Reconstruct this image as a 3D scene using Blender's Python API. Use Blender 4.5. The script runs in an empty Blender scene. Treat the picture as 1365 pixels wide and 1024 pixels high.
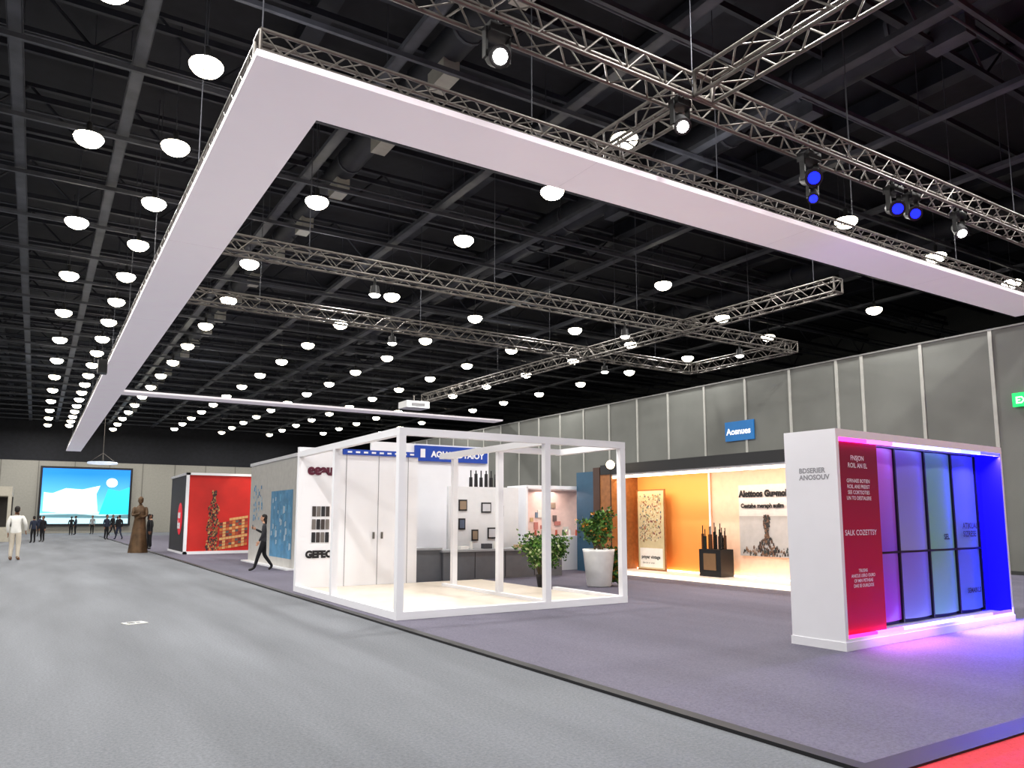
import bpy, math, random
from mathutils import Vector, Matrix
random.seed(7)
S=bpy.context.scene
S.view_settings.view_transform='Standard'
S.view_settings.exposure=0.0
# ------------------------------------------------ materials
def lin(c):
    r=[]
    for v in c[:3]:
        v/=255.0
        r.append(v/12.92 if v<=0.04045 else ((v+0.055)/1.055)**2.4)
    return (r[0],r[1],r[2],1)
MC={}
def M(name,c=(200,200,200),rough=.6,metal=0,em=0,emc=None,var=.06,scale=6,bump=0,spec=.4,grad=None):
    if name in MC: return MC[name]
    m=bpy.data.materials.new(name); m.use_nodes=True
    nt=m.node_tree; b=nt.nodes['Principled BSDF']
    b.inputs['Roughness'].default_value=rough; b.inputs['Metallic'].default_value=metal
    b.inputs['Specular IOR Level'].default_value=spec
    col=lin(c)
    tc=nt.nodes.new('ShaderNodeTexCoord')
    if grad: # gradient for printed colour and for painted-in light along object z: (c2,z0,z1)
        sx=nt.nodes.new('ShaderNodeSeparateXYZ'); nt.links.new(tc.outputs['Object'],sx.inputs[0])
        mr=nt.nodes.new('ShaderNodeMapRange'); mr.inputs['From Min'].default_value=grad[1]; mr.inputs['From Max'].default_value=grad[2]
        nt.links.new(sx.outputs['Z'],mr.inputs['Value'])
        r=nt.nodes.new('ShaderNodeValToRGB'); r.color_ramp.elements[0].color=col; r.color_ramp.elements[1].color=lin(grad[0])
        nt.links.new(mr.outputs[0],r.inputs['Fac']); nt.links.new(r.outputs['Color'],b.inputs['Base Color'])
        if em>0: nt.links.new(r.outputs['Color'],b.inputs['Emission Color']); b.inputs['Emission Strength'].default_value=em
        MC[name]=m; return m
    n=nt.nodes.new('ShaderNodeTexNoise')
    n.inputs['Scale'].default_value=scale; n.inputs['Detail'].default_value=4
    nt.links.new(tc.outputs['Object'],n.inputs['Vector'])
    r=nt.nodes.new('ShaderNodeValToRGB')
    r.color_ramp.elements[0].position=.3; r.color_ramp.elements[1].position=.7
    r.color_ramp.elements[0].color=tuple(x*(1-var) for x in col[:3])+(1,)
    r.color_ramp.elements[1].color=tuple(min(1,x*(1+var)) for x in col[:3])+(1,)
    nt.links.new(n.outputs['Fac'],r.inputs['Fac']); nt.links.new(r.outputs['Color'],b.inputs['Base Color'])
    if em>0:
        b.inputs['Emission Color'].default_value=lin(emc or c); b.inputs['Emission Strength'].default_value=em
    if bump>0:
        bp=nt.nodes.new('ShaderNodeBump'); bp.inputs['Strength'].default_value=bump; bp.inputs['Distance'].default_value=.01
        nt.links.new(n.outputs['Fac'],bp.inputs['Height']); nt.links.new(bp.outputs['Normal'],b.inputs['Normal'])
    MC[name]=m; return m
def carpet(name,c,big=.12):
    m=bpy.data.materials.new(name); m.use_nodes=True; nt=m.node_tree; b=nt.nodes['Principled BSDF']
    b.inputs['Roughness'].default_value=.85; b.inputs['Specular IOR Level'].default_value=.25
    tc=nt.nodes.new('ShaderNodeTexCoord')
    n1=nt.nodes.new('ShaderNodeTexNoise'); n1.inputs['Scale'].default_value=38; n1.inputs['Detail'].default_value=6; n1.inputs['Roughness'].default_value=.8
    mp=nt.nodes.new('ShaderNodeMapping'); mp.inputs['Scale'].default_value=(.9,.12,1)
    n2=nt.nodes.new('ShaderNodeTexNoise'); n2.inputs['Scale'].default_value=1.2; n2.inputs['Detail'].default_value=6
    nt.links.new(tc.outputs['Object'],n1.inputs['Vector']); nt.links.new(tc.outputs['Object'],mp.inputs['Vector']); nt.links.new(mp.outputs['Vector'],n2.inputs['Vector'])
    r1=nt.nodes.new('ShaderNodeMapRange'); r1.inputs['From Min'].default_value=.3; r1.inputs['From Max'].default_value=.7; r1.inputs['To Min'].default_value=.65; r1.inputs['To Max'].default_value=1.35
    r2=nt.nodes.new('ShaderNodeMapRange'); r2.inputs['From Min'].default_value=.3; r2.inputs['From Max'].default_value=.7; r2.inputs['To Min'].default_value=1-big; r2.inputs['To Max'].default_value=1+big
    nt.links.new(n1.outputs['Fac'],r1.inputs['Value']); nt.links.new(n2.outputs['Fac'],r2.inputs['Value'])
    mu=nt.nodes.new('ShaderNodeMath'); mu.operation='MULTIPLY'
    nt.links.new(r1.outputs[0],mu.inputs[0]); nt.links.new(r2.outputs[0],mu.inputs[1])
    vm=nt.nodes.new('ShaderNodeVectorMath'); vm.operation='SCALE'; vm.inputs[0].default_value=lin(c)[:3]
    nt.links.new(mu.outputs[0],vm.inputs['Scale']); nt.links.new(vm.outputs[0],b.inputs['Base Color'])
    bp=nt.nodes.new('ShaderNodeBump'); bp.inputs['Strength'].default_value=.5; bp.inputs['Distance'].default_value=.015
    nt.links.new(n1.outputs['Fac'],bp.inputs['Height']); nt.links.new(bp.outputs['Normal'],b.inputs['Normal'])
    return m
# ------------------------------------------------ mesh builder
class MB:
    def __init__(s): s.v=[];s.f=[];s.m=[];s.mats=[];s.sm=[]
    def mi(s,mat):
        if mat not in s.mats: s.mats.append(mat)
        return s.mats.index(mat)
    def add(s,vs,fs,mat,smooth=False,mlist=None):
        o=len(s.v); s.v+= [tuple(p) for p in vs]
        k=s.mi(mat) if mat else 0
        for i,f in enumerate(fs):
            s.f.append(tuple(a+o for a in f)); s.m.append(s.mi(mlist[i]) if mlist else k); s.sm.append(smooth)
    def box(s,a,b,mat):
        x0,y0,z0=a;x1,y1,z1=b
        x0,x1=min(x0,x1),max(x0,x1);y0,y1=min(y0,y1),max(y0,y1);z0,z1=min(z0,z1),max(z0,z1)
        vs=[(x0,y0,z0),(x1,y0,z0),(x1,y1,z0),(x0,y1,z0),(x0,y0,z1),(x1,y0,z1),(x1,y1,z1),(x0,y1,z1)]
        s.add(vs,[(0,3,2,1),(4,5,6,7),(0,1,5,4),(1,2,6,5),(2,3,7,6),(3,0,4,7)],mat)
    def cyl(s,p0,p1,r0,r1,mat,n=10,caps=True,smooth=True):
        p0=Vector(p0);p1=Vector(p1);d=(p1-p0)
        if d.length<1e-6: return
        d.normalize(); a=Vector((0,0,1)) if abs(d.z)<.9 else Vector((1,0,0))
        u=d.cross(a).normalized(); w=d.cross(u)
        vs=[]
        for p,r in((p0,r0),(p1,r1)):
            for i in range(n):
                t=2*math.pi*i/n; vs.append(p+(u*math.cos(t)+w*math.sin(t))*r)
        s.add(vs,[(i,i+n,(i+1)%n+n,(i+1)%n) for i in range(n)],mat,smooth)
        if caps:
            s.add(vs,[tuple(range(n)),tuple(range(2*n-1,n-1,-1))],mat)
    def ell(s,c,r,mat,nu=14,nv=9,zmin=-1,zmax=1,rot=None):
        vs=[];fs=[]
        t0=math.acos(max(-1,min(1,zmax)));t1=math.acos(max(-1,min(1,zmin)))
        for j in range(nv+1):
            t=t0+(t1-t0)*j/nv
            for i in range(nu):
                a=2*math.pi*i/nu
                p=Vector((r[0]*math.sin(t)*math.cos(a),r[1]*math.sin(t)*math.sin(a),r[2]*math.cos(t)))
                if rot: p=rot@p
                vs.append(p+Vector(c))
        for j in range(nv):
            for i in range(nu):
                fs.append((j*nu+i,(j+1)*nu+i,(j+1)*nu+(i+1)%nu,j*nu+(i+1)%nu))
        s.add(vs,fs,mat,True)
    def lathe(s,c,prof,mat,n=20,wob=0,k=6):
        vs=[];fs=[]
        for r,z in prof:
            for i in range(n):
                a=2*math.pi*i/n; rr=r*(1+wob*math.sin(k*a+z*3)); vs.append((c[0]+rr*math.cos(a),c[1]+rr*math.sin(a),c[2]+z))
        for j in range(len(prof)-1):
            for i in range(n): fs.append((j*n+i,j*n+(i+1)%n,(j+1)*n+(i+1)%n,(j+1)*n+i))
        s.add(vs,fs,mat,True)
    def rect(s,O,u,v,a,b,c,d,mat,off=0):
        O=Vector(O);u=Vector(u);v=Vector(v);n=u.cross(v)*off
        s.add([O+u*a+v*b+n,O+u*c+v*b+n,O+u*c+v*d+n,O+u*a+v*d+n],[(0,1,2,3)],mat)
    def poly(s,O,u,v,pts,mat,off=0):
        O=Vector(O);u=Vector(u);v=Vector(v);n=u.cross(v)*off
        s.add([O+u*a+v*b+n for a,b in pts],[tuple(range(len(pts)))],mat)
    def text(s,t,size,O,u,v,mat,off=.01,bold=0.0,align='LEFT',lh=1.0):
        cu=bpy.data.curves.new('t','FONT'); cu.body=t; cu.size=size; cu.offset=bold; cu.align_x=align; cu.space_line=lh; cu.resolution_u=3
        ob=bpy.data.objects.new('t',cu); bpy.context.collection.objects.link(ob)
        dg=bpy.context.evaluated_depsgraph_get(); me=bpy.data.meshes.new_from_object(ob.evaluated_get(dg))
        O=Vector(O);u=Vector(u);v=Vector(v);n=u.cross(v)*off
        s.add([O+u*p.co.x+v*p.co.y+n for p in me.vertices],[tuple(p.vertices) for p in me.polygons],mat)
        bpy.data.objects.remove(ob); bpy.data.meshes.remove(me)
    def done(s,name,loc=(0,0,0),rz=0,local=False,parent=None,bevel=0,scale=1):
        me=bpy.data.meshes.new(name); L=Vector(loc)
        vs=[Vector(p) for p in s.v] if local else [Vector(p)-L for p in s.v]
        me.from_pydata([tuple(p) for p in vs],[],s.f)
        for m in s.mats: me.materials.append(m)
        for i,p in enumerate(me.polygons): p.material_index=s.m[i]; p.use_smooth=s.sm[i]
        me.update()
        ob=bpy.data.objects.new(name,me); ob.location=L; ob.rotation_euler=(0,0,rz); ob.scale=(scale,)*3
        bpy.context.collection.objects.link(ob)
        if parent: ob.parent=parent
        return ob
X=Vector((1,0,0));Y=Vector((0,1,0));Z=Vector((0,0,1))
def arealight(name,loc,rot,size,power,col=(1,1,1),sy=None,parent=None,spread=None):
    l=bpy.data.lights.new(name,'AREA'); l.energy=power; l.color=col; l.shape='RECTANGLE' if sy else 'DISK'; l.size=size
    if sy: l.size_y=sy
    if spread: l.spread=spread
    o=bpy.data.objects.new(name,l); o.location=loc; o.rotation_euler=rot; bpy.context.collection.objects.link(o)
    if parent: o.parent=parent
    return o
def spot(name,loc,target,power,col=(1,1,1),ang=60,blend=.6,rad=.08):
    l=bpy.data.lights.new(name,'SPOT'); l.energy=power; l.color=col; l.spot_size=math.radians(ang); l.spot_blend=blend; l.shadow_soft_size=rad
    o=bpy.data.objects.new(name,l); o.location=loc
    o.rotation_euler=(Vector(target)-Vector(loc)).to_track_quat('-Z','Y').to_euler(); bpy.context.collection.objects.link(o); return o
# palette
white=M('white_panel',(234,234,238),.45,var=.02,scale=2)
fabric=M('stretch_fabric',(226,220,226),.7,em=.3,emc=(226,217,226),var=.03,scale=1.5)  # emission added so the ribbon reads bright without a lamp lighting it
alu=M('aluminium_truss',(104,100,95),.45,.5,var=.15)
dark=M('ceiling_black',(23,24,30),.8,var=.25,scale=3)
steel=M('dark_steel',(36,38,46),.6,.2,var=.3,scale=2)
steel2=M('dark_steel_light',(66,68,75),.6,.2,var=.3,scale=2)
black=M('black_plastic',(14,14,16),.5)
lampem=M('lamp_glow',(255,250,238),.5,em=20,emc=(255,245,220))
lamphs=M('lamp_housing',(60,60,62),.5,.3)
# ------------------------------------------------ room shell
HZ=13.0; X0,X1,Y0,Y1=-14,42,-9,90
b=MB(); b.box((X0,Y0,-.1),(X1,Y1,0),carpet('aisle_carpet',(107,110,115),.2)); b.done('floor')
b=MB(); b.box((4.62,3.1,0),(22.7,70,.02),carpet('stand_carpet',(95,92,106),.12)); b.done('stand_carpet_platform')
b=MB(); e=M('black_edge',(20,20,23),.6)
b.box((4.5,2.9,0),(4.62,70,.028),e); b.box((4.62,2.9,0),(22.7,3.1,.028),e); b.done('trim_1')
b=MB(); b.box((4.62,-5,0),(22.7,2.9,.012),carpet('red_carpet',(200,56,64),.08)); b.done('red_carpet')
b=MB(); b.box((X0,Y0,HZ),(X1,Y1,HZ+.2),dark); b.done('ceiling')
wl=M('hall_wall_dark',(60,61,62),.8)
b=MB(); b.box((X0-.2,Y0,0),(X0,Y1,HZ),wl); b.done('wall_left')
b=MB(); b.box((X1,Y0,0),(X1+.2,Y1,HZ),wl); b.done('wall_right')
b=MB(); b.box((X0,Y0-.2,0),(X1,Y0,HZ),wl); b.done('wall_front')
b=MB(); b.box((X0,Y1-5,0),(X1,Y1-4.8,6.9),M('hall_wall_beige',(150,148,140),.8,var=.05)); b.box((X0,Y1-5,6.9),(X1,Y1-4.8,HZ),dark)
for i in range(18): b.box((-12+i*3,84.95,0),(-11.94+i*3,85,6.9),M('wall_joint',(110,108,102),.7))
b.done('wall_back')
# partition wall
b=MB(); pg=M('partition_grey',(111,113,108),.75,var=.09,scale=.8); ps=M('partition_seam',(176,176,170),.5,.2)
WX=22.8; WT=6.92
b.box((WX,-4,0),(WX+.25,84.9,WT),pg)
yy=[1.0,2.9,4.8,6.7,8.65,10.64,12.66,14.63,15.57,17.47,19.5,21.6,23.7]+[23.7+1.98*i for i in range(1,30)]
for y in yy:
    b.box((WX-.03,y-.05,0),(WX,y+.05,WT),ps)
b.box((WX-.05,-4,0),(WX,84.9,.12),M('partition_skirt',(50,52,52),.6))
b.box((WX-.04,-4,WT-.05),(WX+.3,84.9,WT),M('partition_track',(120,120,118),.5,.2))
b.done('wall_partition')
# ceiling structure
b=MB()
def joist(b,y,x0,x1,z0,z1,mat,pitch=1.2,r=.035):
    b.box((x0,y-.07,z0-.05),(x1,y+.07,z0+.05),mat); b.box((x0,y-.07,z1-.05),(x1,y+.07,z1+.05),mat)
    x=x0;k=0
    while x<x1-pitch*.5:
        za,zb=(z0,z1) if k%2==0 else (z1,z0)
        b.cyl((x,y,za),(min(x1,x+pitch),y,zb),r,r,mat,4,False,False); x+=pitch;k+=1
y=3.0
while y<84:
    joist(b,y,X0,X1,11.3,12.5,steel); y+=4.7
y=5.3
while y<84:
    b.box((X0,y-.05,12.1),(X1,y+.05,12.25),steel); y+=2.35
for x in (-9,-2.4,4.6,11.6,18.6,25.6,33):
    b.box((x-.15,Y0,12.4),(x+.15,Y1-5,12.9),steel); b.box((x-.22,Y0,12.35),(x+.22,Y1-5,12.42),steel)
b.done('roof_steelwork')
b=MB(); dif=M('diffuser_grey',(158,156,148),.6)
for x,r,z in ((7.2,.36,12.0),(15.2,.5,12.0),(-4.5,.45,11.9),(27.5,.45,12)):
    b.cyl((x,Y0,z),(x,84.8,z),r,r,steel,14)
    yy0=-6
    while yy0<84: b.cyl((x,yy0,z),(x,yy0+.08,z),r+.03,r+.03,steel2,14); yy0+=2.4
    yy0=3.5
    while yy0<84: b.box((x-.2,yy0,z-r-.35),(x+.2,yy0+.8,z-r+.05),dif if x<10 else steel2); yy0+=3.5
b.done('ventilation_ducts')
b=MB()
for x in (-.9,1.2,5.6,9.6,13.4,17.0,20.8,30):
    b.box((x-.12,Y0,10.65),(x+.12,84.8,10.68),steel2); b.box((x-.13,Y0,10.65),(x-.11,84.8,10.76),steel2); b.box((x+.11,Y0,10.65),(x+.13,84.8,10.76),steel2)
    yy0=-5
    while yy0<84: b.cyl((x,yy0,10.7),(x,yy0,12.95),.012,.012,steel2,4,False); yy0+=4.7
y=6.2
while y<84:
    b.box((X0+.1,y-.04,10.5),(X1-.1,y+.04,10.6),steel2); b.cyl((X0+.1,y+.6,11.0),(X1-.1,y+.6,11.0),.03,.03,steel2,5,False); y+=3.3
b.done('cable_trays')
# high bay lights  (x,y at z=10)
H=8.4; L=[]
for k in range(20): L.append((.26,1.7+.44*k))
for k in range(-1,13): L.append((.057,2.21+.68*k))
L+=[(.7,2.29),(.66,3.02)]+[(.7,3.6+.56*k) for k in range(12)]
L+=[(1.27,1.46),(1.295,1.83),(1.26,2.34),(1.32,3.14)]+[(1.295,3.76+.56*k) for k in range(11)]
L+=[(1.83,3.27)]+[(1.83,3.85+.56*k) for k in range(11)]
L+=[(2.28,1.49),(2.25,2.35),(2.41,3.2)]+[(2.38,3.8+.56*k) for k in range(11)]
L+=[(2.89,1.52),(2.89,2.6)]+[(2.89,3.3+.56*k) for k in range(11)]
L+=[(3.5,1.53),(3.4,2.1),(3.42,2.75)]+[(3.45,3.4+.56*k) for k in range(10)]
L+=[(-.6,1+.9*k) for k in range(9)]
b=MB()
for rx,ry in L:
    x,y=rx*H,ry*H
    if y>84: continue
    b.lathe((x,y,10),[(.29,.03),(.25,.06),(.13,.1),(.06,.16),(.06,.36),(.001,.36)],lamphs,14)
    b.lathe((x,y,10),[(.001,-.2),(.12,-.19),(.22,-.14),(.29,-.06),(.31,.0),(.29,.04)],lampem,16)
    b.cyl((x,y,10.35),(x,y,12.95),.012,.012,steel2,4,False)
b.done('high_bay_lights')
for rx in (-.9,0.0,.95,1.85,2.6):
    for ry in (-.3,.75,1.6,2.6,3.7,4.9,6.3,8.0,9.5):
        x,y=rx*H,ry*H
        arealight('high_bay_beam',(x,y,9.75),(0,0,0),.6,600 if rx<.5 else 420,(1,.972,.938))
for x,y in ((3,12),(13,12),(8,25),(18,28),(8,45),(20,50),(-3,25),(0,50)):  # added point lights that lift the dark ceiling; no fixtures of their own
    l=bpy.data.lights.new('ceiling_bounce_fill','POINT'); l.energy=60; l.shadow_soft_size=.3
    o=bpy.data.objects.new('ceiling_bounce_fill',l); o.location=(x,y,9.6); bpy.context.collection.objects.link(o)
# ------------------------------------------------ hanging ribbon
b=MB(); z0,z1=7.1,7.19
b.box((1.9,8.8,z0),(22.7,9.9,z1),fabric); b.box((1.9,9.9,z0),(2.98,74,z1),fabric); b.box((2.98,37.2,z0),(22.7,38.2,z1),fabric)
seam=M('fabric_seam',(216,210,216),.7,em=.2)  # seam carries added emission like the fabric
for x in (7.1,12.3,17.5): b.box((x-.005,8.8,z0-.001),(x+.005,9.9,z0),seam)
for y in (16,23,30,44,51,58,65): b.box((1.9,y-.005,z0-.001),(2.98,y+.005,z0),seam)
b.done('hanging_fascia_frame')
def truss(b,p0,p1,w,mat,r=.025,rd=.012,pitch=None):
    p0=Vector(p0);p1=Vector(p1);d=p1-p0;Ln=d.length;d.normalize();s=d.cross(Z).normalized()*(w/2);u=Z*(w/2)
    cs=[s+u,s-u,-s-u,-s+u]
    for c in cs: b.cyl(p0+c,p1+c,r,r,mat,6,True)
    n=max(2,round(Ln/(pitch or w)))
    for i in range(n):
        a=p0+d*(Ln*i/n);e2=p0+d*(Ln*(i+1)/n)
        for k in range(4):
            c,e=cs[k],cs[(k+1)%4]
            if i%2: c,e=e,c
            b.cyl(a+c,e2+e,rd,rd,mat,4,False)
    for q in (p0,p1):
        for k in range(4): b.cyl(q+cs[k],q+cs[(k+1)%4],r,r,mat,5,False)
def cables(b,pts,z): 
    for x,y in pts: b.cyl((x,y,z),(x,y,12.95),.01,.01,steel2,4,False)
b=MB()
truss(b,(1.95,9.0,7.36),(22.6,9.0,7.36),.27,alu); truss(b,(2.1,9.2,7.36),(2.1,74,7.36),.27,alu)
cables(b,[(x,9.0) for x in (2,6,10,14,18,22)]+[(2.1,y) for y in range(14,74,6)],7.5); b.done('fascia_truss')
TZ=8.0
b=MB()
truss(b,(3.2,7.72,TZ),(24,7.8,TZ),.38,alu,.03,.015); cables(b,[(4,7.7),(12,7.7),(18,7.7)],TZ); b.done('lighting_truss')
b=MB(); truss(b,(8.3,0.5,TZ),(8.1,7.5,TZ),.38,alu,.03,.015); truss(b,(8.1,7.95,TZ),(8.05,10.0,TZ),.38,alu,.03,.015); cables(b,[(8.25,2),(8.1,7.72)],TZ); b.done('lighting_truss')
h=5.9; tz=7.5
b=MB()
truss(b,(3.0,2.83*h,tz),(3.78*h,2.86*h,tz),.36,alu,.028,.014); truss(b,(2.9,3.6*h,tz),(3.75*h,3.65*h,tz),.36,alu,.028,.014)
truss(b,(2.9*h,1.95*h,tz),(2.76*h,5.8*h,tz),.36,alu,.028,.014); truss(b,(3.76*h,2.88*h,tz),(3.74*h,3.62*h,tz),.36,alu,.028,.014)
cables(b,[(x,2.85*h) for x in (5,10,15,20)]+[(x,3.63*h) for x in (5,10,15,20)]+[(2.85*h,y) for y in (12,20,28)],tz); b.done('lighting_truss')
# truss head fixtures
def movinghead(x,y,z,lens,tilt=(0,-.3,-1),nm='moving_head_light',s=1):
    b=MB(); b.box((-.14*s,-.1*s,-.12*s),(.14*s,.1*s,0),black)
    b.box((-.17*s,-.04*s,-.42*s),(-.14*s,.04*s,-.05*s),black); b.box((.14*s,-.04*s,-.42*s),(.17*s,.04*s,-.05*s),black)
    t=Vector(tilt).normalized(); c=Vector((0,0,-.36*s))
    b.cyl(c-t*.14*s,c+t*.16*s,.11*s,.13*s,black,14); b.cyl(c+t*.155*s,c+t*.175*s,.085*s,.085*s,lens,14)
    b.cyl((0,0,0),(0,0,.2*s),.025,.025,black,6)
    b.done(nm,(x,y,z),local=True)
blue=M('blue_lens',(10,20,255),.3,em=5,emc=(12,24,255)); wl2=M('white_lens',(255,255,250),.3,em=25)
movinghead(10.9,7.75,7.8,blue,(-.6,-.9,-.5),s=1.2); movinghead(10.95,7.75,7.35,blue,(-.6,-.5,-.8),s=.8); movinghead(13.4,7.75,7.8,blue,(-.7,-.8,-.5),s=1.15); movinghead(14.0,7.75,7.8,blue,(-.7,-.8,-.5),s=1.05)
movinghead(4.6,7.7,7.8,wl2,(-.2,-.8,-.5),s=1.1); movinghead(7.8,7.7,7.8,wl2,(-.3,-.6,-.7)); movinghead(15.7,7.75,7.8,wl2,(-.4,-.5,-.7))
spot('moving_head_beam',(4.6,7.5,7.3),(8.15,6.0,1.4),420,(1,.98,1),38,1.0,.15)
for x,y in ((6.6,16.75),(14.5,16.8),(19.5,16.85),(9.0,21.3),(17.5,21.45)):
    b=MB(); b.cyl((0,0,0),(0,0,.2),.03,.03,black,6); b.cyl((0,0,.0),(0,0,-.22),.1,.13,black,12); b.lathe((0,0,-.22),[(.001,-.06),(.09,-.05),(.14,0)],M('par_lens',(255,250,240),em=14),12); b.done('par_can_light',(x,y,7.12),local=True)
b=MB(); b.box((-.6,-.5,-.16),(.6,.5,.16),white); b.box((-.35,-.52,-.08),(.35,-.5,.06),M('grille',(120,120,122),.5)); b.cyl((0,0,.1),(0,0,.5),.03,.03,alu,6); b.done('ceiling_projector',(15.4,33.6,7.0),local=True)
b=MB(); b.box((-.15,-.2,-.5),(.15,.2,0),black); b.box((-.12,-.21,-.45),(.12,-.2,-.05),M('speaker_grille',(30,30,32),.8)); b.done('hanging_speaker',(1.72,30.5,7.2),local=True)
# ------------------------------------------------ white frame booth
b=MB(); W=.12; top=3.0
flo=M('booth_floor',(212,200,184),.35,var=.07)
b.box((4.83,11.03,.02),(9.33,16.28,.08),flo)
for k,(a,c) in enumerate((((4.78,10.95),(9.4,11.07)),((4.781,11.07),(4.9,16.4)),((9.28,11.07),(9.399,13.2)),((7.7,11.07),(7.8,15.2)))):
    b.box((a[0],a[1],.02),(c[0],c[1],.14),white)
posts=[(4.84,11.01),(4.84,14.05),(7.62,11.01),(7.8,12.9),(8.0,15.2),(9.34,11.01)]
for x,y in posts: b.box((x-.058,y-.058,.14 if (x,y)!=(8.0,15.2) else .02),(x+.058,y+.058,top-W),white)
def bar(x0,y0,x1,y1,z=top,w=.06):
    b.box((min(x0,x1)-w,min(y0,y1)-w,z-2*w),(max(x0,x1)+w,max(y0,y1)+w,z),white)
bar(4.84,11.01,9.34,11.01); bar(4.84,11.13,4.84,16.23,w=.059); bar(7.7,11.13,7.7,15.2,w=.059); bar(9.34,11.13,9.34,13.0,w=.059); bar(7.83,12.95,9.22,12.95,w=.058); bar(7.83,15.2,8.0,15.2,w=.058)
# rear wall with door
b.box((4.78,16.3,.02),(7.6,16.42,3.1),white)
gap=M('door_gap',(150,150,155),.6)
for x in (5.85,6.62,7.35): b.box((x-.006,16.29,.08),(x+.006,16.3,3.0),gap)
b.box((6.5,16.24,1.1),(6.53,16.3,1.25),alu); b.box((6.7,16.24,1.1),(6.73,16.3,1.25),alu)
mag=M('logo_dark_red',(90,22,48),.5); ink=M('ink_black',(24,22,26),.6)
b.text('eeau',.3,(4.98,16.29,2.52),X,Z,mag,0.0,.022); b.text('GEFEO',.2,(4.98,16.29,.72),X,Z,ink,0.0,.014)
for i,zz in enumerate((1.6,1.32,1.04)):
    for k in range(4):
        b.rect((5.1,16.29,zz),X,Z,k*.1,0,k*.1+.085,.22,M('print_%d'%((i+k)%3),((60,52,50),(110,104,100),(30,30,34))[(i+k)%3]),0)
blu=M('sign_blue',(22,62,158),.5,em=.12); b.box((5.75,16.25,2.98),(7.6,16.3,3.1),blu)
for i in range(9): b.box((5.85+i*.19,16.24,3.02),(5.95+i*.19,16.25,3.06),white)
b.done('exhibition_booth_frame',(4.84,11.01,.02))
arealight('booth_fill',(6.2,13.8,2.85),(0,0,0),1.6,22,(1,.97,.93)); arealight('booth_fill',(8.5,12.3,2.85),(0,0,0),1.0,6,(1,.96,.9))  # area lights added under the frame to brighten the booth surfaces
# back service booth
b=MB(); lw=M('light_wall',(214,215,218),.6,var=.03); gc=M('counter_grey',(96,98,103),.5)
b.box((7.9,20,.02),(11.7,20.12,3.7),white)
b.box((9.2,19.9,3.2),(11.6,20,3.65),blu); b.text('AOUAI IDTAIOY',.24,(9.7,19.89,3.33),X,Z,white,0,.01); b.box((9.35,19.885,3.3),(9.5,19.89,3.55),white)
b.box((9.3,18.0,.02),(11.5,18.1,2.4),lw)
for i,(x,z,w,h2) in enumerate(((9.6,1.75,.25,.3),(10.3,1.7,.3,.28),(9.6,1.25,.2,.3),(10.0,.95,.2,.3),(10.5,1.0,.34,.3),(10.8,1.6,.2,.3))):
    b.box((x,17.97,z),(x+w,18,z+h2),ink); b.box((x+.03,17.965,z+.04),(x+w-.03,17.97,z+h2-.04),M('photo_print_%d'%(i%3),((140,120,100),(190,190,196),(80,90,110))[i%3]))
for i in range(7):
    x=10.0+i*.16; b.cyl((x,18.05,2.4),(x,18.05,2.66+.1*(i%2)),.05,.045,ink,10); b.cyl((x,18.05,2.66),(x,18.05,2.85),.018,.018,ink,8)
b.done('service_booth_wall',(9.5,18,.02))
b=MB(); b.box((7.9,17.0,.02),(8.6,17.6,.78),gc); b.box((8.6,16.9,.02),(12.2,17.5,.72),gc); b.box((8.55,16.85,.72),(12.25,17.55,.77),M('counter_top',(150,152,156),.4)); b.box((7.85,16.95,.78),(8.6,17.65,.83),M('counter_top'));
for x in (9.5,10.4,11.3): b.box((x-.006,16.89,.06),(x+.006,16.9,.7),ink)
for i,x in enumerate((9.2,9.9,10.9,11.6)):
    b.box((x,17.1,.77),(x+.22,17.3,.77+.08+.05*(i%2)),M('product_box_%d'%(i%3),((230,228,224),(60,60,66),(180,150,110))[i%3])); b.cyl((x+.35,17.2,.77),(x+.35,17.2,.95),.04,.035,M('ceramic_0',(230,230,225)),10)
b.done('reception_counter',(8.5,17,.02))
# picture booth with pinkish light
b=MB(); pk=M('blush_wall',(240,212,202),.6)
b.box((12.0,19.3,.02),(14.6,19.4,2.45),pk); b.box((12.0,18.3,2.4),(14.6,19.4,2.5),white); b.box((11.95,18.3,.02),(12.02,19.4,2.45),white)
cols=((200,130,120),(110,130,150),(210,180,130),(120,104,100),(170,150,130),(226,224,216))
for i in range(14):
    x=12.7+random.random()*1.3; z=1.1+random.random()*.8; b.box((x,19.27-.001*i,z),(x+.1+random.random()*.12,19.3,z+.1+random.random()*.16),M('collage_%d'%(i%6),cols[i%6]))
for i in range(8):
    b.cyl((12.3+i*.25,18.7,1.02),(12.3+i*.25,18.7,1.2),.04,.03,M('ceramic_%d'%(i%3),((230,230,225),(170,80,60),(90,110,90))[i%3]),8)
b.box((12.2,18.5,.02),(14.4,18.9,1.02),white); b.done('picture_booth',(13,19,.02))
arealight('picture_booth_lamp',(13.3,18.8,2.35),(0,0,0),1.2,18,(1,.82,.74))
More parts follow.
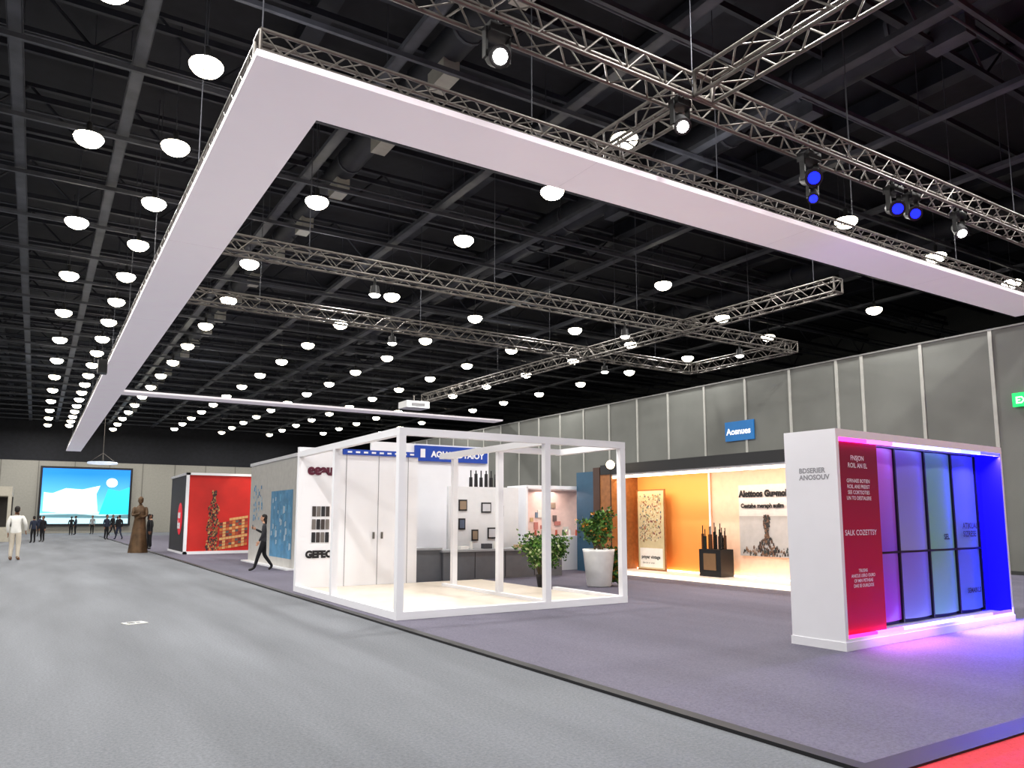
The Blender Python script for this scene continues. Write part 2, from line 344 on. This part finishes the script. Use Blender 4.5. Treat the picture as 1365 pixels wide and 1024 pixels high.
# ------------------------------------------------ orange alcove booth
b=MB(); AX=13.7; BX=14.7; ya,yb=8.6,17.0
b.box((BX,ya,.02),(BX+.1,13.8,2.9),M('peach_wall',(240,202,176),.6)); b.box((BX-.05,13.8,.02),(BX+.1,yb,2.9),M('orange_wall',(222,112,28),.55,em=.06,grad=((244,172,92),-1.0,2.6)))  # light wash painted into the orange wall as a gradient, plus slight emission
b.box((BX-.07,13.78,.1),(BX-.04,13.83,2.75),white)
b.box((AX,ya,.02),(BX,yb,.14),M('alcove_floor',(236,228,218),.4)); b.box((AX-.05,ya,2.78),(BX+.1,yb,3.05),M('alcove_fascia',(30,31,34),.6))
b.box((AX,ya,2.72),(BX,yb,2.78),white)
b.box((AX+.02,ya,2.66),(AX+.07,yb-.1,2.72),M('led_warm',(255,222,184),em=8)); b.box((BX-.12,ya,.14),(BX-.06,yb,.17),M('led_warm')); b.box((AX-.01,ya,.03),(AX,yb-.4,.13),M('led_floor',(255,236,214),em=1.2))
wood=M('wood_veneer',(150,96,52),.5,var=.2,scale=9)
b.box((AX-.02,16.55,.02),(BX,17.05,2.78),wood); b.box((AX-.04,17.05,.02),(BX,17.35,3.0),M('dark_brown',(66,44,34),.5))
b.box((AX,17.35,.02),(BX,18.2,2.9),M('teal_panel',(40,80,106),.5)); b.box((AX,ya-.1,.02),(BX+.1,ya,3.05),white)
b.done('orange_display_alcove',(14.2,12,.02))
arealight('alcove_strip_light',(13.95,15.3,2.64),(0,math.radians(-25),0),.3,30,(1,.75,.48),3.0)
arealight('alcove_strip_light',(13.95,11.8,2.64),(0,math.radians(-25),0),.3,34,(1,.8,.64),4.0)
nY=-Y
def artpanel(O,w,h2,bg,seed,frame=None):
    rnd=random.Random(seed); b=MB(); O=Vector(O)
    b.box((O.x,O.y-w,O.z),(O.x+.04,O.y,O.z+h2),frame or white)
    b.rect(O,nY,Z,.04,.04,w-.04,h2-.04,bg,.004)
    return b,rnd
b,r=artpanel((14.35,16.25,.14),1.1,2.2,M('poster_cream',(206,190,150),.6),3,frame=wood)
O=Vector((14.35,16.25,.14))
pc=[(150,74,60),(110,124,90),(190,150,100),(130,86,86),(226,214,184),(86,102,114)]
for i in range(320):
    u0=.1+r.random()*.85; v0=.75+r.random()*1.3; s=.012+r.random()*.035
    b.poly(O,nY,Z,[(u0,v0),(u0+s,v0+s*.3),(u0+s*.8,v0+s*1.4),(u0-s*.2,v0+s)],M('poster_ink_%d'%(i%6),pc[i%6]),.006+.00003*i)
b.rect(O,nY,Z,.1,.08,1.0,.6,M('poster_caption',(240,236,228)),.006); b.text('pmyer vintage',.13,O+nY*.16+Z*.32,nY,Z,ink,.009,.004); b.text('dee an ur ome',.08,O+nY*.2+Z*.18,nY,Z,ink,.009)
b.done('painted_poster',(14.37,15.7,.14))
b=MB(); O=Vector((14.64,12.85,.66))
b.box((14.64,11.35,.66),(14.699,12.85,2.36),M('print_white',(226,216,212),.6)); b.rect(O,nY,Z,0,0,1.5,.95,M('photo_sky',(180,176,174)),.005)
for i in range(420):
    v=r.random()**1.3*.92; w=.3*(1-v)+.04; u0=.8+(r.random()-.5)*2*w*(.6+.4*math.sin(v*9)); s=.02+r.random()*.035
    if v<.3 and r.random()<.5: u0=.05+r.random()*1.4; v*=.6
    b.poly(O,nY,Z,[(u0,v),(u0+s,v+.01),(u0+s*.7,v+s*1.7),(u0+s*.1,v+s*1.3)],M('photo_city_%d'%(i%4),((90,66,54),(46,40,40),(126,94,72),(52,60,60))[i%4]),.007+.00004*i)
b.text('Alettoos Guamolts',.2,O+nY*.04+Z*1.42,nY,Z,ink,.025,.015); b.text('Cestshe meraph auiim',.14,O+nY*.08+Z*1.15,nY,Z,ink,.025,.008); b.done('printed_wall_panel',(14.66,12.1,.66))
b=MB(); b.box((14.05,12.95,.14),(14.5,13.65,.8),black)
for i in range(14):
    x=14.1+random.random()*.3; y=13.0+i*.044; hh=.35+random.random()*.3
    b.cyl((x,y,.8),(x,y,.8+hh*.65),.035,.035,M('bottle_%d'%(i%3),((26,24,22),(70,44,26),(20,34,30))[i%3],.15),10); b.cyl((x,y,.8+hh*.65),(x,y,.8+hh),.012,.012,M('bottle_0'),8)
b.box((14.04,13.1,.3),(14.05,13.5,.7),M('stand_label',(120,90,60))); b.done('bottle_display_stand',(14.27,13.3,.14))
b=MB(); b.cyl((13.2,16.0,.02),(13.2,16.0,.05),.16,.16,black,16); b.cyl((13.2,16.0,.05),(13.2,16.0,2.88),.014,.014,black,6); b.ell((13.2,16.0,3.0),(.12,.12,.12),M('globe_glow',(255,225,180),em=6)); b.done('globe_floor_lamp',(13.2,16.0,.02))
# ------------------------------------------------ kiosk
K=4.55; Dp=.72; KH=2.65
b=MB()
b.box((0,0,0),(.06,Dp,KH),white); b.box((K-.06,0,0),(K,Dp,KH),white); b.box((.06,0,KH-.1),(K-.06,Dp,KH),white); b.box((.06,0,0),(K-.06,Dp,.14),white); b.box((.06,.36,.14),(K-.06,Dp,KH-.1),white)
b.box((-.012,-.012,0),(K+.012,Dp+.012,.1),white)
kb=M('kiosk_back_dark',(34,32,84),.6); b.box((1.0,.33,.14),(K-.06,.36,KH-.12),kb)
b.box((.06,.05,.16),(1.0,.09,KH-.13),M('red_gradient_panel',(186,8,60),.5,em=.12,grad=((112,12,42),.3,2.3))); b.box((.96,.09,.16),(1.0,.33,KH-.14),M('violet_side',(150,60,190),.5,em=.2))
for zz,t,s in ((2.28,'FNSJON\nROIL AN EL',.085),(2.0,'GFRNAEE BOTIEN\nROIL ANE PREIIST\nSEE CORTSOTIES\nUN TO DESTALERE',.065),(1.35,'SALK COZETTSY',.095),(.9,'TRUSNS\nANICUS UERO OURO\nOF MIN PETHEAE\nDHE SE OURLDOE',.055)):
    b.text(t,s,(.53,.045,zz),X,Z,white,0,.001,'CENTER',1.1)
pcs=[(((136,40,180),(120,70,160)),((110,60,160),(160,90,180))),(((106,112,184),(104,90,168)),((116,116,164),(104,92,172))),(((108,148,154),(98,136,124)),((100,140,122),(92,130,140))),(((80,106,190),(72,88,176)),((92,112,150),(72,86,190)))]
cx=[1.03,1.88,2.7,3.5,4.28]
for i in range(4):
    for j,(za,zb) in enumerate(((.2,1.085),(1.115,KH-.15))):
        cc0,cc1=pcs[i][j]
        m=M('frosted_%d%d'%(i,j),cc0,.3,em=.3,grad=(cc1,za,zb))  # backlight put into the panel colour as gradient and emission
        x0,x1=cx[i],cx[i+1]-.035; n=8; vs=[];fs=[]
        for k in range(n+1):
            t=k/n; yy=.30-.05*math.sin(math.pi*t); vs+=[(x0+(x1-x0)*t,yy,za),(x0+(x1-x0)*t,yy,zb)]
        for k in range(n): fs.append((2*k,2*k+2,2*k+3,2*k+1))
        b.add(vs,fs,m,True)
    b.box((cx[i+1]-.035,.27,.16),(cx[i+1],.33,KH-.14),M('black_mullion',(18,18,26),.4))
b.box((1.03,.27,1.085),(4.28,.33,1.115),M('black_mullion'))
b.text('SEL',.11,(3.05,.24,1.25),X,Z,ink,0,.003); b.text('ATIKUAL\nSIZRESE',.12,(3.64,.24,1.4),X,Z,M('slate_ink',(50,54,74)),0,.003); b.text('SEMAIKLS',.1,(3.66,.24,.45),X,Z,M('slate_ink'),0,.003)
b.text('BDSERIER\nANOSOUV',.085,(-.001,.52,2.12),-Y,Z,gap,.002,.003)
lc=[(255,40,170),(236,70,225),(190,130,255),(150,160,255),(130,150,255),(90,100,255),(50,50,255)]
bc=[(255,30,110),(255,80,220),(225,150,255),(180,180,255),(150,150,255),(110,90,255),(70,50,255)]
for k in range(7):
    xa=.07+(K-.14)*k/7; xb=.07+(K-.14)*(k+1)/7
    b.box((xa,.005,KH-.145),(xb,.04,KH-.1),M('led_top_%d'%k,lc[k],em=7)); b.box((xa,.0,.14),(xb,.03,.175),M('led_bot_%d'%k,bc[k],em=6))
b.box((K-.07,.0,.14),(K-.06,.36,KH-.1),M('blue_side',(16,10,235),.5,em=.9,emc=(16,8,255))); b.box((4.28,.3,.14),(K-.07,.33,KH-.12),M('blue_side'))
KA=math.radians(3.2)
kio=b.done('illuminated_display_kiosk',(8.2,5.66,.02),KA,True)
arealight('kiosk_led_wash',(3.7,-.05,.3),(math.radians(-60),0,0),2.0,420,(.12,.07,1),.06,kio)
arealight('kiosk_led_wash',(4.0,.02,2.5),(math.radians(-35),0,0),.9,180,(.12,.07,1),.06,kio)
arealight('kiosk_led_wash',(1.3,-.05,.3),(math.radians(-60),0,0),1.6,45,(.7,.2,1),.06,kio)
spot('ribbon_purple_fill',(11.5,6.2,2.75),(17.5,9.3,7.1),240,(.42,.2,1),75)  # added unseen spot, tints the ribbon's right end purple; no fixture there
# ------------------------------------------------ signs
b=MB(); O=Vector((22.72,20.5,4.5)); b.box((22.72,19.1,4.5),(22.77,20.5,5.25),M('sign_blue2',(16,92,150),.5,em=.6)); b.text('Aosnues',.34,O+nY*.08+Z*.25,nY,Z,M('sign_white',(240,240,240),em=.7),.006,.01); b.done('hanging_wall_sign',(22.74,19.8,4.5))
b=MB(); O=Vector((22.7,10.15,4.6)); b.box((22.7,9.45,4.6),(22.77,10.15,4.98),M('exit_green',(20,190,90),.5,em=1.6)); b.text('EXIT',.26,O+nY*.08+Z*.09,nY,Z,M('sign_white'),.006,.008); b.done('exit_sign',(22.73,9.8,4.6))
# ------------------------------------------------ left far booths
b=MB(); bx0,bx1,by0,by1,bh=5.4,8.25,34.4,38.8,3.35
b.box((bx0,by0+.1,.02),(bx1,by1,bh),M('charcoal_panel',(32,32,38),.5))
for x in (bx0-.05,bx1-.08): b.box((x,by0,.02),(x+.12,by0+.12,bh+.1),white)
b.box((bx0-.05,by0,bh),(bx1+.05,by0+.14,bh+.1),white); b.box((bx0-.05,by0,.02),(bx1+.05,by0+.14,.14),white); b.box((bx0-.05,by0,bh),(bx0+.1,by1,bh+.1),white); b.box((bx0-.05,by0,.02),(bx0+.1,by1,.1),white)
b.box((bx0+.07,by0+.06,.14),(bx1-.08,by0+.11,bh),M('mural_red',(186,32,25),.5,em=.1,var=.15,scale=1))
O=Vector((bx0+.07,by0+.06,.14)); r=random.Random(5)
mc=[(60,40,38),(140,98,56),(30,28,34),(186,144,90),(80,54,46)]
for i in range(520):
    v=r.random()*2.5; w=(.2 if v<1.5 else .2-(v-1.5)*.16)+.05*math.sin(v*8); u=1.0+(r.random()-.5)*w*2.2; s=.03+r.random()*.045
    b.poly(O,X,Z,[(u,v),(u+s,v+.02),(u+s*.8,v+s*1.5),(u+s*.1,v+s*1.2)],M('mural_tower_%d'%(i%5),mc[i%5]),.004+.00002*i)
mc2=[(206,120,60),(170,80,50),(140,56,44),(220,170,110),(110,46,44),(96,92,86)]
for i in range(9):
    for j in range(10):
        u=1.3+i*.13; v=.05+j*.13+.02*i
        if v<1.15+.05*i: b.poly(O,X,Z,[(u,v),(u+.12,v+.015),(u+.12,v+.12),(u,v+.105)],M('mural_box_%d'%((i*3+j*5+i*j)%6),mc2[(i*3+j*5+i*j)%6]),.019)
b.text('ees\nfom',.45,Vector((bx0-.04,35.95,1.55)),-Y,Z,white,.004,.03,'CENTER')
b.ell((bx0-.01,35.95,1.5),(.02,.62,.7),M('mural_text',(210,30,50),em=.3),18,10)
b.done('red_mural_booth',(6.8,36.5,.02))
spot('mural_spot',(7.4,33.0,4.2),(7.6,34.45,2.6),70,(1,.7,.45),50)
b=MB(); b.box((6.6,22.6,.02),(6.72,28.4,3.45),M('art_wall',(206,204,198),.6)); b.box((6.55,22.6,3.4),(6.8,28.4,3.5),white)
O=Vector((6.6,28.4,.02)); cc=[(84,150,196),(110,176,214),(190,212,226),(200,110,96),(220,196,130),(90,124,110)]
b.rect(O,nY,Z,2.9,.3,5.4,2.4,M('mural_bluebase',(96,156,196),var=.2,scale=3),.004)
for i in range(60):
    u=3.0+r.random()*2.2; v=.4+r.random()*1.8; s=.08+r.random()*.16
    b.poly(O,nY,Z,[(u,v),(u+s,v+s*.2),(u+s,v+s),(u+.1*s,v+s*1.1)],M('art_%d'%(i%6),cc[i%3]),.006+.0001*i)
for i in range(40):
    u=.5+r.random()*1.2; v=1.4+r.random()*1.2; s=.05+r.random()*.1
    b.poly(O,nY,Z,[(u,v),(u+s,v),(u+s,v+s),(u,v+s)],M('art_%d'%(i%6),cc[i%6]),.006+.0001*i)
b.box((6.35,22.6,.02),(6.6,28.4,.06),white)
b.done('art_mural_wall',(6.65,25.5,.02))
b=MB(); b.box((8.3,27.9,.02),(14,28.0,3.3),lw); b.box((8.3,27.8,2.9),(14,27.9,3.3),blu); b.done('booth_partition',(11,28,.02))
b=MB(); be=M('beige_stall',(176,170,156),.6); b.box((-7,58,0),(-1.3,62,.9),be); b.box((-7,61.8,.9),(-1.3,62,3.4),M('stall_dark',(60,56,54),.6)); b.box((-7,58,2.9),(-1.3,62,3.5),be)
for x in (-6.9,-4.2,-1.5): b.box((x,58,.9),(x+.2,58.2,2.9),be)
b.done('refreshment_stall',(-4,60,0))
# screen
b=MB(); O=Vector((.4,84.7,.9)); b.box((.2,84.72,.7),(8.1,84.95,6.4),ink)
b.rect(O,X,Z,0,0,7.5,5.3,M('screen_sky',(110,200,240),em=1.4,grad=((16,110,205),-.2,5.0)),.01)
def sm(n,c,e=1.15): return M('screen_'+n,c,em=e)
b.poly(O,X,Z,[(0,0),(7.5,0),(7.5,1.0),(4,1.2),(0,1.0)],sm('haze',(170,208,218)),.02)
b.poly(O,X,Z,[(.2,1.2),(3.2,.9),(4.8,1.1),(4.6,2.9),(4.9,3.7),(3.4,3.3),(2.0,3.4),(.9,2.9),(.2,3.0)],sm('cloud',(214,234,240)),.03)
b.poly(O,X,Z,[(4.9,.9),(7.5,.9),(7.5,3.6),(6.6,3.2),(5.6,3.4)],sm('cyan',(40,190,212)),.03)
b.poly(O,X,Z,[(0,.6),(7.5,.5),(7.5,.9),(5,.75),(3,.95),(0,.85)],sm('shore',(90,130,140),.7),.04)
b.ell((6.3,84.66,4.9),(.5,.02,.45),sm('sun',(255,240,230)),16,8)
b.done('led_video_wall',(4,84.8,.7))
b=MB()
for i in range(24):
    a=2*math.pi*i/24;a2=2*math.pi*(i+1)/24
    b.cyl((1.0*math.cos(a),1.0*math.sin(a),0),(1.0*math.cos(a2),1.0*math.sin(a2),0),.09,.09,M('ring_glow',(200,210,225),em=.8),6,False)
    if i%6==0: b.cyl((1.0*math.cos(a),1.0*math.sin(a),0),(0,0,.8),.02,.02,alu,4,False)
b.cyl((0,0,.8),(0,0,7.1),.02,.02,alu,4); b.done('ring_chandelier',(4.3,68,5.8),local=True)
b=MB(); b.box((-.15,-.12,0),(.15,.12,.012),M('floor_plate',(215,215,210),.4)); b.box((-.1,-.05,.012),(-.01,.05,.016),ink); b.box((.03,-.03,.012),(.08,.03,.016),ink); b.done('floor_access_plate',(1.38,12.9,0),.3,True)
# ------------------------------------------------ plants
def plant(name,loc,pot,n,R,Hh,seed,trail=False,leafs=.07,flowers=None):
    r=random.Random(seed); b=MB(); pm,pr,ph=pot
    b.lathe((0,0,0),[(.001,0),(pr*.72,0),(pr*.78,.03),(pr,ph*.92),(pr*1.04,ph),(pr*.9,ph),(pr*.88,ph-.05),(.001,ph-.05)],pm,24)
    g=[M('leaf_%d'%i,c,.5,var=.2) for i,c in enumerate(((52,94,36),(86,134,52),(36,70,30),(110,144,62)))]
    stem=M('plant_stem',(84,72,44),.7); tips=[]
    for i in range(16):
        a=r.random()*6.28; rr=R*math.sqrt(r.random()); hz=ph+Hh*(.45+.55*r.random())*(1-.3*(rr/R)**2)
        p0=Vector((.1*math.cos(a),.1*math.sin(a),ph-.05)); p1=Vector((rr*math.cos(a)*.6,rr*math.sin(a)*.6,ph+Hh*.4)); p2=Vector((rr*math.cos(a),rr*math.sin(a),hz))
        b.cyl(p0,p1,.012,.009,stem,5,False); b.cyl(p1,p2,.009,.004,stem,5,False); tips.append((p0,p1,p2))
    for i in range(n):
        if trail and i%3==0:
            a=-.6+r.random()*1.1; t=r.random(); c=Vector((pr*1.15*math.cos(a),pr*1.15*math.sin(a)-.05,ph-t*(ph-.1)))+Vector((r.gauss(0,.05),r.gauss(0,.05),0))
        else:
            p0,p1,p2=tips[r.randrange(len(tips))]; t=r.random(); c=(p1.lerp(p2,(t-.3)/.7) if t>.3 else p0.lerp(p1,t/.3*.5+.5))+Vector((r.gauss(0,.08),r.gauss(0,.08),r.gauss(0,.06)))
        s=leafs*(.6+.7*r.random()); d=Vector((r.gauss(0,1),r.gauss(0,1),r.gauss(.2,.7))).normalized(); sd=d.cross(Vector((r.random(),r.random(),r.random()))).normalized()*s*.35; up=d.cross(sd).normalized()*s*.12
        m=g[r.randrange(4)]
        if flowers and r.random()<.1: m=flowers
        c.z=max(c.z,.09)
        b.add([c,c+d*s*.5+sd+up,c+d*s-up,c+d*s*.5-sd+up,c+d*s*.5],[(0,1,4),(1,2,4),(2,3,4),(3,0,4)],m)
    b.done(name,loc,0,True)
plant('potted_shrub',(9.75,14.2,.02),(M('pot_dark',(40,38,38),.5),.18,.3),2300,.5,1.2,2,leafs=.08,flowers=M('pale_bloom',(190,200,150),.5))
plant('potted_bush',(11.0,13.8,.02),(M('pot_white',(226,226,224),.4),.36,.84),3400,.46,1.05,9,True,.09,flowers=M('orange_bloom',(190,120,40),.5))
# ------------------------------------------------ people
def tube(b,pts,rs,mat,n=8):
    for i in range(len(pts)-1): b.cyl(pts[i],pts[i+1],rs[i],rs[i+1],mat,n,i==len(pts)-2)
    for p,r in zip(pts,rs): b.ell(p,(r,r,r),mat,n,5)
def hand(b,w,d,side,mat):
    w=Vector(w);d=Vector(d).normalized()
    ux=d.cross(Vector((1,0,0))).normalized()*-1
    if ux.length<.1: ux=Vector((0,1,0))
    uy=ux.cross(d).normalized()*side
    q=Matrix((ux,uy,d)).transposed()
    b.ell(w+d*.045,(.038,.016,.055),mat,10,7,rot=q)
    for k,(o,l) in enumerate(((.028,.07),(.010,.08),(-.009,.075),(-.027,.058))):
        p=w+d*.082+ux*o; m1=p+d*l*.5-uy*.004*side; m2=m1+d*l*.45+uy*-.018
        tube(b,[p,m1,m2],[.0088,.008,.0062],mat,6)
    p=w+d*.025+ux*.028; m1=p+ux*.025+d*.03; m2=m1+d*.03+ux*.006; tube(b,[p,m1,m2],[.011,.0095,.0075],mat,6)
def person(name,loc,rz,Ht,shirt,pants,skin,hair,shoe,pose=None,robe=None,headdir=0,wide=1.0,longhair=False):
    J=dict(pel=(0,0,.95,.135,.1),spi=(0,0.0,1.12,.125,.092),che=(0,0,1.31,.15,.105),nek=(0,-.01,1.45,.062,.057),hb=(0,.005,1.54,.052,.052),
     sL=(-.17,-.005,1.41,.06),eL=(-.225,-.03,1.13,.044),wL=(-.22,.04,.88,.03),sR=(.17,-.005,1.41,.06),eR=(.225,-.03,1.13,.044),wR=(.22,.04,.88,.03),
     hL=(-.085,0,.86,.088),kL=(-.095,.02,.5,.06),aL=(-.1,-.02,.11,.042),fL=(-.105,.05,.05,.04),tL=(-.12,.15,.035,.03),hR=(.085,0,.86,.088),kR=(.095,.02,.5,.06),aR=(.1,-.02,.11,.042),fR=(.105,.05,.05,.04),tR=(.12,.15,.035,.03))
    if pose:
        for k,v in pose.items(): J[k]=tuple(v)+tuple(J[k][3:])
        for s in 'LR':
            if 'a'+s in pose and 'f'+s not in pose:
                A=J['a'+s];T=J['t'+s]; J['f'+s]=((A[0]+T[0])/2,A[1]*.55+T[1]*.45,min(A[2],T[2]*.55+A[2]*.45)*.85,.04)
    E=[('pel','spi',shirt),('spi','che',shirt),('che','nek',shirt),('nek','hb',skin),('che','sL',shirt),('sL','eL',shirt),('eL','wL',shirt),('che','sR',shirt),('sR','eR',shirt),('eR','wR',shirt),
       ('pel','hL',pants),('hL','kL',pants),('kL','aL',pants),('aL','fL',shoe),('fL','tL',shoe),('pel','hR',pants),('hR','kR',pants),('kR','aR',pants),('aR','fR',shoe),('fR','tR',shoe)]
    ks=list(J); me=bpy.data.meshes.new('sk'); me.from_pydata([J[k][:3] for k in ks],[(ks.index(a),ks.index(c)) for a,c,_ in E],[])
    ob=bpy.data.objects.new('sk',me); bpy.context.collection.objects.link(ob)
    md=ob.modifiers.new('s','SKIN'); md.use_smooth_shade=True; md.branch_smoothing=.7
    ss=ob.modifiers.new('u','SUBSURF'); ss.levels=2; ss.render_levels=2
    for i,k in enumerate(ks):
        r=J[k][3]*wide*1.08; r2=(J[k][4] if len(J[k])>4 else J[k][3])*wide*1.08; sv=me.skin_vertices[0].data[i]; sv.radius=(r,r2); sv.use_root=(k=='pel')
    dg=bpy.context.evaluated_depsgraph_get(); m2=bpy.data.meshes.new_from_object(ob.evaluated_get(dg))
    b=MB(); ml=[]
    for p in m2.polygons:
        c=Vector(p.center); best=None;bd=9;be_=None
        for a,e,mt in E:
            A=Vector(J[a][:3]);B=Vector(J[e][:3]);t=max(0,min(1,(c-A).dot(B-A)/(B-A).length_squared)); dd=(c-(A+(B-A)*t)).length-(J[a][3]*(1-t)+J[e][3]*t)
            if dd<bd: bd=dd;best=mt;be_=a+e
        if be_ in ('pelspi','pelhL','pelhR','hLkL','hRkR','spiche'): best=shirt if c.z>.9 else pants
        if be_=='nekhb' and c.z<1.455: best=shirt
        ml.append(best)
    b.add([v.co for v in m2.vertices],[tuple(p.vertices) for p in m2.polygons],None,True,ml)
    bpy.data.objects.remove(ob)
    hb=Vector(J['hb'][:3]); R=Matrix.Rotation(headdir,3,'Z'); c=hb+Vector((0,.022,.082))
    def hp(x,y,z): return c+R@Vector((x,y,z))
    b.ell(hp(0,-.008,.02),(.074,.09,.1),skin,18,12,rot=R); b.ell(hp(0,.02,-.035),(.058,.064,.082),skin,16,10,rot=R)
    b.ell(hp(0,-.022,.036),(.08,.094,.095),hair,18,12,-.05,1,rot=R); b.ell(hp(0,-.042,.0),(.076,.072,.09),hair,16,12,rot=R)
    if longhair: b.ell(hp(0,-.065,-.09),(.075,.045,.14),hair,14,10,rot=R)
    b.ell(hp(0,.088,-.012),(.012,.018,.022),skin,8,6,rot=R); b.ell(hp(0,.078,-.056),(.022,.008,.007),M('lips',(150,80,74)) if not robe else skin,8,5,rot=R)
    for s in(-1,1):
        b.ell(hp(s*.029,.077,.012),(.012,.007,.007),M('eye_dark',(30,24,22),.2),8,5,rot=R); b.ell(hp(s*.029,.078,.032),(.018,.006,.004),hair,8,5,rot=R); b.ell(hp(s*.073,.0,-.008),(.009,.018,.028),skin,8,6,rot=R)
    for e,w,s in(('eL','wL',-1),('eR','wR',1)):
        W_=Vector(J[w][:3]); hand(b,W_,W_-Vector(J[e][:3]),s,skin)
    if robe: b.lathe((0,0,0),robe,shirt,28,.06,7)
    return b.done(name,loc,rz,True,scale=Ht/1.76)
skinA=M('skin_a',(196,150,122),.6);skinB=M('skin_b',(140,96,72),.6);hairm=M('hair_dark',(26,20,18),.7)
blk=M('cloth_black',(22,22,26),.9);gry=M('cloth_grey',(150,150,152),.9);wht=M('cloth_white',(226,224,218),.9);kha=M('cloth_khaki',(200,190,174),.9);shoeb=M('shoe_dark',(24,22,22),.5);shoet=M('shoe_tan',(150,104,70),.6);nav=M('cloth_navy',(36,42,60),.9);dgr=M('cloth_charcoal',(48,48,52),.9)
stride=dict(kL=(-.09,.13,.5),aL=(-.09,.24,.11),tL=(-.1,.41,.04),kR=(.09,-.03,.48),aR=(.09,-.27,.15),tR=(.1,-.16,.035))
ph=dict(stride); ph.update(eR=(.22,.06,1.17),wR=(.12,.26,1.28),eL=(-.23,.0,1.14),wL=(-.2,.12,.91))
o=person('walking_woman',(5.75,22.9,.02),math.radians(72),1.66,dgr,blk,skinA,hairm,shoeb,ph,longhair=True)
b=MB(); b.box((-.05,-.008,-.07),(.05,.008,.07),black); b.done('phone',(.08,.345,1.35),0,True,parent=o)
person('standing_man',(-.55,33.6,0),math.radians(-10),2.0,wht,kha,skinB,hairm,shoet,dict(eR=(.27,.0,1.15),wR=(.25,.15,.95)),wide=1.15)
person('standing_visitor',(0.0,55,0),.4,1.65,nav,blk,skinB,hairm,shoeb)
person('standing_visitor',(.5,57,0),2.4,1.65,blk,blk,skinB,hairm,shoeb)
person('standing_visitor',(4.75,40.9,.02),-1.8,1.72,blk,blk,skinB,hairm,shoeb,longhair=True)
person('standing_visitor',(5.0,42.2,.02),1.2,1.7,blk,blk,skinA,hairm,shoeb)
person('standing_visitor',(5.0,59,.02),.5,1.7,blk,nav,skinA,hairm,shoeb,stride)
person('standing_visitor',(4.3,60,.0),-2.5,1.75,nav,blk,skinB,hairm,shoeb)
for i,(x,y) in enumerate(((2.7,75),(3.1,77),(4.5,79),(5.6,72),(6.6,80),(.4,72))):
    person('standing_visitor',(x,y,0),i*1.3,1.62+.05*(i%4),(blk,nav,gry,blk)[i%4],blk,skinB,hairm,shoeb,stride if i%3==0 else None)
br=M('bronze_drape',(92,70,48),.55,.3,var=.4,scale=5)
person('draped_bronze_statue',(4.0,37.7,.0),2.9,2.5,br,br,br,br,br,dict(eR=(.2,.1,1.15),wR=(.05,.22,1.2),eL=(-.2,.1,1.15),wL=(-.05,.2,1.1)),robe=[(.28,0),(.26,.2),(.22,.5),(.19,.8),(.16,1.05),(.17,1.25),(.16,1.36),(.07,1.47)])
# ------------------------------------------------ world, camera
w=bpy.data.worlds.new('w'); S.world=w; w.use_nodes=True; w.node_tree.nodes['Background'].inputs[0].default_value=(.02,.02,.025,1); w.node_tree.nodes['Background'].inputs[1].default_value=1
cd=bpy.data.cameras.new('camera'); cam=bpy.data.objects.new('camera',cd); bpy.context.collection.objects.link(cam)
cam.location=(0,0,1.6); cam.rotation_euler=(math.radians(97),0,math.radians(-32.1)); cd.sensor_width=36; cd.lens=26.56; cd.shift_y=.0388; cd.clip_end=300
S.camera=cam
